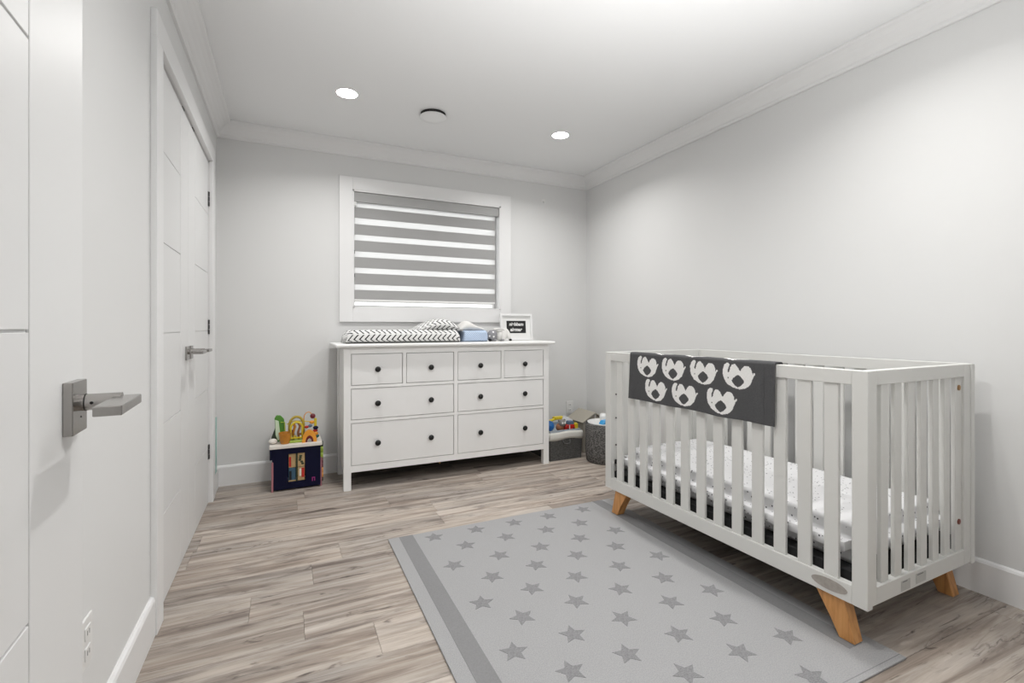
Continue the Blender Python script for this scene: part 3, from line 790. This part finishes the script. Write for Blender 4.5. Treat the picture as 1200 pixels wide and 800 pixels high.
def blanket():
    a0, a1 = .325, 1.18; HOUT = .252; HIN = .21; r = .010; x_out, x_in = -.0085, T+.0085; ztop = zt+.0075
    L1 = HOUT-r; arc = math.pi/2*r; flat = (x_in-x_out)-2*r; tot = L1+arc+flat+arc+HIN
    na, nb_ = 300, int(tot/.0029)
    cents = []
    for cy in (1.042, .860, .676, .4915): cents.append((cy, .183))
    for cy in (.975, .785, .575): cents.append((cy, .066))
    for cy in (.955, .753, .53): cents.append((cy, .304))
    def P(a, b):
        if b < L1: x, z = x_out, ztop-HOUT+b
        elif b < L1+arc: t = (b-L1)/r; x, z = x_out+r-r*math.cos(t), ztop-r+r*math.sin(t)
        elif b < L1+arc+flat: x, z = x_out+r+(b-L1-arc), ztop
        elif b < L1+2*arc+flat: t = (b-L1-arc-flat)/r; x, z = x_in-r+r*math.sin(t), ztop-r+r*math.cos(t)
        else: x, z = x_in, ztop-r-(b-L1-2*arc-flat)
        out = max(0, (L1-b)/L1)
        side = -1 if b < L1+arc+flat/2 else 1
        d = (.5+.5*math.sin(a*23+1.3))*.004*out+.006*out*math.exp(-((a-a1)/.05)**2)*(.5+.5*math.sin(a*110))
        if b < L1: x -= d
        yy = a + (.012*out if a > 1.0 else .012*out*(a-.3)/.7)
        z += -.006*noise.noise(Vector((a*6, 0, 0)))*out
        return (x, yy, z)
    bm = bmesh.new(); g = [[bm.verts.new(P(a0+(a1-a0)*i/na, tot*j/nb_)) for j in range(nb_+1)] for i in range(na+1)]
    for i in range(na):
        a = a0+(a1-a0)*(i+.5)/na
        for j in range(nb_):
            b = tot*(j+.5)/nb_
            f = bm.faces.new((g[i][j], g[i+1][j], g[i+1][j+1], g[i][j+1]))
            for cy, cb in cents:
                if ele_at(a-cy, b-cb): f.material_index = 1; break
    o = link('throw_blanket', bm, [M['blanket'], M['motif']], None, smooth=True)
    o.location = CR.location; o.rotation_euler = CR.rotation_euler
    md = o.modifiers.new('thick', 'SOLIDIFY'); md.thickness = .005; md.offset = 0
    # sewn hem line near the right edge
    bm = bmesh.new(); pts = []
    for j in range(0, nb_+1, 4):
        b = tot*j/nb_; q = Vector(P(a0+.045, b))
        q += Vector((-.0028 if b < L1 else (.0028 if b > tot-HIN else 0), 0, .0028 if L1 <= b <= tot-HIN else 0)); pts.append(q)
    tube(bm, pts, .0010, 5); link('seam', bm, M['blanket'], o)
    return tag(o, 'charcoal knitted blanket with white elephants draped over the crib rail', 'blanket')
blanket()

# ================================================================== ACTIVITY CUBE
AC = thing('activity_cube', 'navy toy activity cube with bead maze on top, beside the dresser', 'toy', (.0615, 3.70, 0))
hx, hy = .150, .135
# front panel with a window cut-out
wx0, wx1, wz0, wz1 = -.055, .055, .055, .245
bm = bmesh.new()
box(bm, -hx, wx0, -hy, -hy+.010, .012, .286); box(bm, wx1, hx, -hy, -hy+.010, .012, .286)
box(bm, wx0, wx1, -hy, -hy+.010, .012, wz0); box(bm, wx0, wx1, -hy, -hy+.010, wz1, .286)
link('front_panel', bm, M['navy'], AC)
link('side_panel', bx(-hx, -hx+.010, -hy+.010, hy, .012, .286), M['navy'], AC)
link('side_panel', bx(hx-.010, hx, -hy+.010, hy, .012, .286), M['navy'], AC)
link('back_panel', bx(-hx+.01, hx-.01, hy-.01, hy, .012, .286), M['navy'], AC)
link('divider', bx(-.004, .004, -hy+.001, -hy+.0095, wz0, wz1), M['darkgreen'], AC)
for i, (a, b, z0, z1, mm) in enumerate(((-.050, -.006, .150, .243, 'tan'), (-.050, -.006, .057, .147, 'slateblue'), (.006, .050, .150, .243, 'tan'), (.006, .050, .057, .147, 'tan'))):
    pc = link('picture_tile', bx(a, b, -hy+.0095, -hy+.014, z0, z1, .001), M[mm], AC)
    cx, cz = (a+b)/2, (z0+z1)/2
    if i == 0: link('picture', bx(cx-.020, cx-.006, -hy+.0088, -hy+.0096, z0+.006, z1-.02), M['red'], pc)
    if i == 1: link('picture', bx(cx-.018, cx-.004, -hy+.0088, -hy+.0096, z0+.01, z1-.02), M['blackfab'], pc); link('picture_border', bx(a, b, -hy+.0086, -hy+.0096, z0, z0+.008), M['tan'], pc)
    if i == 2:
        for q in range(5):
            bm = bmesh.new(); ball(bm, (cx+random.uniform(-.012, .012), -hy+.0095, z0+.02+q*.013), .010, (1, .12, .7), 12, 8); link('picture', bm, M['darkgreen'], pc, smooth=True)
    if i == 3: link('picture', bx(cx+.002, b-.002, -hy+.0088, -hy+.0096, z0+.02, z1-.006), M['red'], pc); link('picture', bx(cx-.012, cx, -hy+.0088, -hy+.0096, z0+.03, z1-.01), M['cream'], pc)
bm = bmesh.new(); prism(bm, [(.095, .045), (.101, .045), (.101, .066), (.109, .066), (.109, .045), (.115, .045), (.115, .072), (.095, .072)], 'y', -hy-.0006, -hy+.001); link('printed_mark', bm, M['magenta'], AC, 'small magenta printed mark')
for x, y_ in ((-hx-.004, -hy-.004), (hx-.002, -hy+.012), (-hx-.004, hy-.008), (hx-.010, hy-.008)):
    link('leg', bx(x, x+.012, y_, y_+.012, 0, .20, .002), M['pink'], AC, 'dusty pink leg')
link('top_board', bx(-hx-.016, hx+.010, -hy-.012, hy, .286, .310, .004, 2), M['cream'], AC, 'cream top board')
link('corner_shelf', bx(-hx-.014, -hx-.0, -hy-.006, -hy+.06, .215, .286, .002), M['navy'], AC)
Z = .310
bm = bmesh.new(); ball(bm, (-.146, -.08, Z+.018), .024, (1.15, 1, .75)); link('dome', bm, M['cream'], AC, 'cream dome', smooth=True)
bm = bmesh.new(); cyl(bm, (-.135, .01, Z), (-.115, .01, Z+.125), .030, .008, 16); link('cone', bm, M['darkgreen'], AC, 'dark olive cone')
bm = bmesh.new()
prism(bm, [(-.132, Z+.05), (-.137, Z+.165), (-.125, Z+.185), (-.100, Z+.182), (-.078, Z+.155), (-.074, Z+.09), (-.086, Z+.02), (-.115, Z+.0)], 'y', -.035, -.020, .003); link('leaf_panel', bm, M['green'], AC, 'leaf green panel')
bm = bmesh.new(); prism(bm, [(-.130, Z+.05), (-.134, Z+.155), (-.112, Z+.145), (-.098, Z+.03), (-.116, Z+.01)], 'y', -.040, -.0345, .001); link('leaf_face', bm, M['palegreen'], AC, 'pale green face')
bm = bmesh.new(); tube(bm, [(-.098, -.04, Z+.135), (-.075, -.045, Z+.135), (-.072, -.045, Z+.06), (-.092, -.045, Z+.03)], .004, 8); link('wire', bm, M['lime'], AC)
bm = bmesh.new(); lathe(bm, [(.001, 0), (.026, 0), (.033, .02), (.037, .055), (.041, .074), (.037, .074), (.032, .05), (.022, .012), (.001, .010)], (-.072, -.095, Z), 10); link('bowl', bm, M['amber'], AC, 'amber fluted bowl')
link('maze_base', bx(-.045, .045, -.105, -.02, Z, Z+.014, .003), M['lime'], AC)
def wire(pts, mm, r=.0035):
    bm = bmesh.new(); tube(bm, pts, r, 8); link('wire', bm, M[mm], AC, smooth=True)
def arcpts(cx, cz, rx, rz, y, a0=0, a1=180, n=20): return [(cx+rx*math.cos(R(a0+(a1-a0)*i/n)), y, cz+rz*math.sin(R(a0+(a1-a0)*i/n))) for i in range(n+1)]
wire([(.045, -.06, Z+.01)]+arcpts(.0, Z+.11, .045, .060, -.06)+[(-.045, -.06, Z+.01)], 'mustard', .0085)
wire([(.036, -.085, Z+.03)]+arcpts(.0, Z+.10, .036, .036, -.085)+[(-.036, -.085, Z+.03), (.036, -.085, Z+.03)], 'yellow', .0065)
wire([(-.060, -.05, Z+.12), (-.02, -.05, Z+.14), (.04, -.05, Z+.135), (.07, -.05, Z+.13), (.125, -.05, Z+.122)], 'yellow', .0035)
wire([(-.02, -.05, Z+.01), (-.022, -.05, Z+.06), (-.01, -.05, Z+.10), (-.02, -.05, Z+.13)], 'amber', .009)
wire([(.015, -.05, Z+.01), (.010, -.05, Z+.06), (.022, -.05, Z+.10), (.010, -.05, Z+.13)], 'brown', .008)
wire([(.047, -.05, Z+.125)]+arcpts(.075, Z+.15, .028, .045, -.05, 180, 30), 'orange', .0028)
bm = bmesh.new(); ball(bm, (.104, -.05, Z+.165), .018, (1, 1, 1)); link('bead', bm, M['maroon'], AC, 'maroon bead', smooth=True)
bm = bmesh.new(); box(bm, .112, .130, -.06, -.042, Z, Z+.15, .005, 2); link('post', bm, M['yellow'], AC, 'yellow post')
for i, (x, z, rr, mm) in enumerate(((.098, .125, .012, 'orange'), (.122, .085, .013, 'navy'), (.120, .065, .012, 'red'), (.122, .045, .013, 'orange'), (.128, .026, .014, 'teal'), (.106, .016, .015, 'teal'), (.086, .10, .011, 'bluegrey'), (.064, .095, .010, 'red'), (-.035, .075, .010, 'maroon'), (.028, .05, .009, 'brown'), (-.012, .035, .010, 'mustard'))):
    bm = bmesh.new(); ball(bm, (x, -.062-.006*(i % 2), Z+z), rr, (1.35, 1, 1.0), 16, 10); link('bead', bm, M[mm], AC, mm.replace('grey', ' grey')+' bead', smooth=True)
def ringarc(name, cx, cz, r0, r1, y0, y1, mm, lab):
    poly = [(cx+r1*math.cos(R(a)), cz+1.75*r1*math.sin(R(a))) for a in range(0, 181, 10)]+[(cx+r0*math.cos(R(a)), cz+1.75*r0*math.sin(R(a))) for a in range(180, -1, -10)]
    bm = bmesh.new(); prism(bm, poly, 'y', y0, y1); link(name, bm, M[mm], AC, lab)
ringarc('arch', .080, Z, .026, .047, -.125, -.095, 'orange', 'orange arch')
ringarc('arch', .080, Z, .014, .025, -.118, -.098, 'maroon', 'maroon inner arch')
bm = bmesh.new(); cyl(bm, (.06, -.112, Z+.02), (.095, -.112, Z+.045), .006, n=10); link('rod', bm, M['yellow'], AC)
# side gears
for i, (z, mm, rr) in enumerate(((.285, 'darkgreen', .020), (.25, 'lime', .024), (.21, 'lime', .024), (.17, 'maroon', .018), (.14, 'maroon', .018), (.105, 'orange', .022), (.075, 'orange', .022), (.04, 'darkgreen', .014))):
    bm = bmesh.new(); cyl(bm, (hx, -hy+.035, z), (hx+.018, -hy+.035, z), rr, n=10); link('gear', bm, M[mm], AC)

# ================================================================== BINS AND TOYS (far right corner)
BN = thing('storage_bin', 'dark grey rectangular fabric bin with folded cream rim, right of the dresser', 'bin', (2.10, 3.60, 0))
def open_box(hx, hy, z0, z1, t, taper=.0):
    bm = bmesh.new(); N = 10
    def ring(sx, sy, z, wob=0):
        out = []
        for (ax, ay), (bx_, by_) in (((-1, -1), (1, -1)), ((1, -1), (1, 1)), ((1, 1), (-1, 1)), ((-1, 1), (-1, -1))):
            for k in range(N):
                f = k/N; x = (ax+(bx_-ax)*f)*sx; y = (ay+(by_-ay)*f)*sy
                cx_ = max(abs(x)/sx, 0); dz = wob*math.sin(x*30+y*17)
                out.append(bm.verts.new((x, y, z+dz)))
        return out
    rs = [ring(hx-taper, hy-taper, z0), ring(hx-taper/2, hy-taper/2, (z0+z1)/2), ring(hx, hy, z1, .004), ring(hx-t, hy-t, z1, .004), ring(hx-t-taper, hy-t-taper, z0+t)]
    n = 4*N
    for a, b in zip(rs, rs[1:]):
        for i in range(n): bm.faces.new((a[i], a[(i+1) % n], b[(i+1) % n], b[i]))
    bm.faces.new(rs[0]); bm.faces.new(rs[-1]); return bm
link('body', open_box(.158, .185, 0, .225, .006, .008), M['binfab'], BN)
def band():
    bm = bmesh.new(); N = 24; rs = []
    for (e, z, wb) in ((.161, .168, .006), (.164, .190, .003), (.163, .214, .004), (.158, .234, .004), (.153, .222, .004)):
        ring = []
        for (ax, ay), (b_, c_) in (((-1, -1), (1, -1)), ((1, -1), (1, 1)), ((1, 1), (-1, 1)), ((-1, 1), (-1, -1))):
            for k in range(N):
                f = k/N; x = (ax+(b_-ax)*f)*e; y = (ay+(c_-ay)*f)*(e+.026)
                ring.append(bm.verts.new((x, y, z+wb*math.sin(x*22+1)+wb*math.sin(y*19))))
        rs.append(ring)
    n = 4*N
    for a, b in zip(rs, rs[1:]):
        for i in range(n): bm.faces.new((a[i], a[(i+1) % n], b[(i+1) % n], b[i]))
    o = link('folded_rim', bm, M['bin_lining'], BN, 'cream folded rim', smooth=True)
    o.modifiers.new('t', 'SOLIDIFY').thickness = .002
band()
bm = bmesh.new(); tube(bm, [(-.035, -.180, .165), (-.03, -.196, .140), (0, -.20, .132), (.03, -.196, .140), (.035, -.180, .165)], .006, 8); link('handle', bm, M['binfab'], BN, smooth=True)

def toy(name, label, loc, rz=0, group=None): return thing(name, label, 'toy', loc, rz, group)
tz = .235
# filler: lower toys carrying the visible ones
t = toy('toy_tray', 'pale blue-grey plastic tray lying in the fabric bin under the toys', (2.10, 3.60, .213))
link('base', bx(-.140, .140, -.165, .165, 0, .008, .002), M['traygrey'], t)
bm = bmesh.new(); box(bm, -.146, .146, -.175, -.169, 0, .034, .002); box(bm, -.146, .146, .165, .171, 0, .03, .002); box(bm, -.146, -.140, -.169, .165, 0, .03); box(bm, .140, .146, -.169, .165, 0, .03)
link('rim', bm, M['traygrey'], t)
link('post', bx(-.05, .05, -.05, .05, -.207, 0), M['paleblue'], t)
tz = .222
t = toy('toy_shovel', 'yellow plastic toy shovel lying across the back of the fabric bin', (2.08, 3.62, tz))
bm = bmesh.new(); tube(bm, [(-.13, -.02, .045), (-.04, 0, .062), (.06, .02, .080), (.11, .02, .086)], .011, 10); link('handle', bm, M['yellow'], t, smooth=True)
link('blade', bx(.03, .125, 0, .05, .068, .094, .006, 2), M['yellow'], t)
bm = bmesh.new(); cyl(bm, (0, .02, 0), (0, .02, .062), .014, n=14); link('stem', bm, M['lime'], t)
t = toy('toy_ball', 'blue toy ball at the left of the fabric bin', (2.0, 3.53, tz)); bm = bmesh.new(); ball(bm, (0, 0, .045), .045); link('shell', bm, M['blue'], t, smooth=True)
t = toy('toy_ball', 'small green toy ball behind the blue ball in the fabric bin', (1.985, 3.64, tz)); bm = bmesh.new(); ball(bm, (0, 0, .05), .05); link('shell', bm, M['green'], t, smooth=True)
t = toy('plush_animal', 'small rust-brown and grey toy animal between blue ball and red car', (2.085, 3.485, tz))
bm = bmesh.new(); ball(bm, (0, .01, .035), .036, (1, .9, 1)); link('body', bm, M['brown'], t, smooth=True)
bm = bmesh.new(); ball(bm, (.012, -.008, .070), .030, (1.1, .9, 1)); link('head', bm, M['greytoy'], t, smooth=True)
for s in (-1, 1):
    bm = bmesh.new(); ball(bm, (.012+s*.011, -.034, .075), .008, (1, .6, 1.2), 12, 8); link('eye', bm, M['plastic'], t, smooth=True)
    bm = bmesh.new(); ball(bm, (.012+s*.026, 0, .092), .011, (1, .6, 1), 12, 8); link('ear', bm, M['greytoy'], t, smooth=True)
t = toy('toy_car', 'red toy car with blue-grey roof in the middle of the fabric bin', (2.165, 3.485, tz))
bm = bmesh.new(); prism(bm, [(-.045, .012), (.052, .012), (.055, .04), (.035, .055), (-.03, .055), (-.048, .04)], 'y', -.028, .028, .004); link('body', bm, M['red'], t)
bm = bmesh.new(); prism(bm, [(-.02, .055), (.042, .055), (.036, .082), (-.01, .084)], 'y', -.024, .024, .004); link('roof', bm, M['bluegrey'], t)
for x in (-.026, .032):
    for y_ in (-.03, .03):
        bm = bmesh.new(); cyl(bm, (x, y_-.005, .014), (x, y_+.005, .014), .014, n=16); link('wheel', bm, M['black'], t)
link('stripe', bx(-.012, -.004, -.0295, -.027, .02, .052), M['plastic'], t)
t = toy('toy_block', 'yellow toy block at the right front of the fabric bin', (2.222, 3.47, tz), .3)
bm = bmesh.new(); box(bm, -.017, .017, -.017, .017, 0, .06, .003, 2); link('block', bm, M['yellow'], t)
for x in (-.008, .008):
    bm = bmesh.new(); cyl(bm, (x, 0, .058), (x, 0, .066), .005, n=12); link('stud', bm, M['yellow'], t)
t = toy('storybook', 'white card leaning up at the right side of the fabric bin', (2.20, 3.60, tz), R(-8)); t['category'] = 'book'
o = link('cover', bx(-.05, .05, -.003, .003, 0, .095, .001), M['paper'], t); o.rotation_euler = (R(-14), R(24), 0)
o = link('pages', bx(-.048, .048, .0032, .006, .003, .090), M['paper'], t); o.rotation_euler = (R(-14), R(24), 0)
t = toy('toy_case', 'black toy case at the back left of the fabric bin', (2.01, 3.715, tz))
link('case_body', bx(-.06, .07, -.03, .03, 0, .088, .006, 2), M['blackfab'], t); bm = bmesh.new(); tube(bm, [(-.02, 0, .086), (-.015, 0, .10), (.02, 0, .10), (.025, 0, .086)], .004, 8); link('handle', bm, M['black'], t)

# round felt basket
RB = thing('felt_basket', 'round dark grey felt basket in the corner behind the crib', 'basket', (2.375, 3.265, 0))
bm = bmesh.new(); lathe(bm, [(.001, 0), (.140, 0), (.150, .01), (.158, .10), (.160, .22), (.160, .308), (.156, .315), (.152, .308), (.151, .22), (.145, .02), (.001, .012)], n=56); link('body', bm, M['felt'], RB, smooth=True)
bm = bmesh.new(); lathe(bm, [(.149, .28), (.150, .308), (.1535, .3165), (.1555, .3165), (.1525, .310), (.152, .28)], n=56); link('rim_lining', bm, M['binfab'], RB, smooth=True)
t = toy('toy_tub', 'white plastic toy tub filling the round felt basket', (2.375, 3.265, .0125))
bm = bmesh.new(); lathe(bm, [(.001, 0), (.10, 0), (.12, .20), (.138, .298), (.142, .308), (.134, .308), (.115, .28), (.001, .275)], n=40); link('tub', bm, M['plastic'], t, smooth=True)
t = toy('toy_boat', 'bright blue and white toy on top of the round felt basket', (2.318, 3.185, .289))
bm = bmesh.new(); prism(bm, [(-.05, .03), (.06, .03), (.05, .0), (-.03, .0)], 'y', -.03, .03, .004); link('hull', bm, M['plastic'], t)
bm = bmesh.new(); prism(bm, [(-.045, .031), (.055, .031), (.045, .062), (-.02, .062)], 'y', -.028, .028, .006); link('deck', bm, M['skyblue'], t)
t = toy('toy_ring', 'white round toy with dark hole, behind the blue toy in the felt basket', (2.375, 3.28, .289))
bm = bmesh.new(); lathe(bm, [(.012, .0), (.028, 0), (.033, .02), (.033, .075), (.026, .095), (.012, .095), (.010, .08), (.010, .01)], n=28); link('cup', bm, M['plastic'], t, smooth=True)
bm = bmesh.new(); cyl(bm, (0, 0, .02), (0, 0, .07), .0098, n=16); link('core', bm, M['slot'], t)

# beige canvas box with a peaked lid
CB = thing('canvas_box', 'beige canvas box with a peaked lid in the far right corner', 'box', (2.465, 3.66, 0))
CB.scale = (1, 1, .94)
link('body', bx(-.115, .11, -.12, .12, 0, .285, .004), M['beige'], CB)
bm = bmesh.new(); prism(bm, [(-.135, .283), (-.128, .276), (0.0, .358), (.118, .283), (.124, .290), (0.0, .370)], 'y', -.135, .13, .001); link('lid', bm, M['beige'], CB)
bm = bmesh.new(); prism(bm, [(-.11, .284), (.105, .284), (0, .352)], 'y', -.118, -.112); link('gable', bm, M['beige'], CB)
link('seam', bx(-.002, .002, -.1365, -.118, .285, .356), M['bin_lining'], CB)
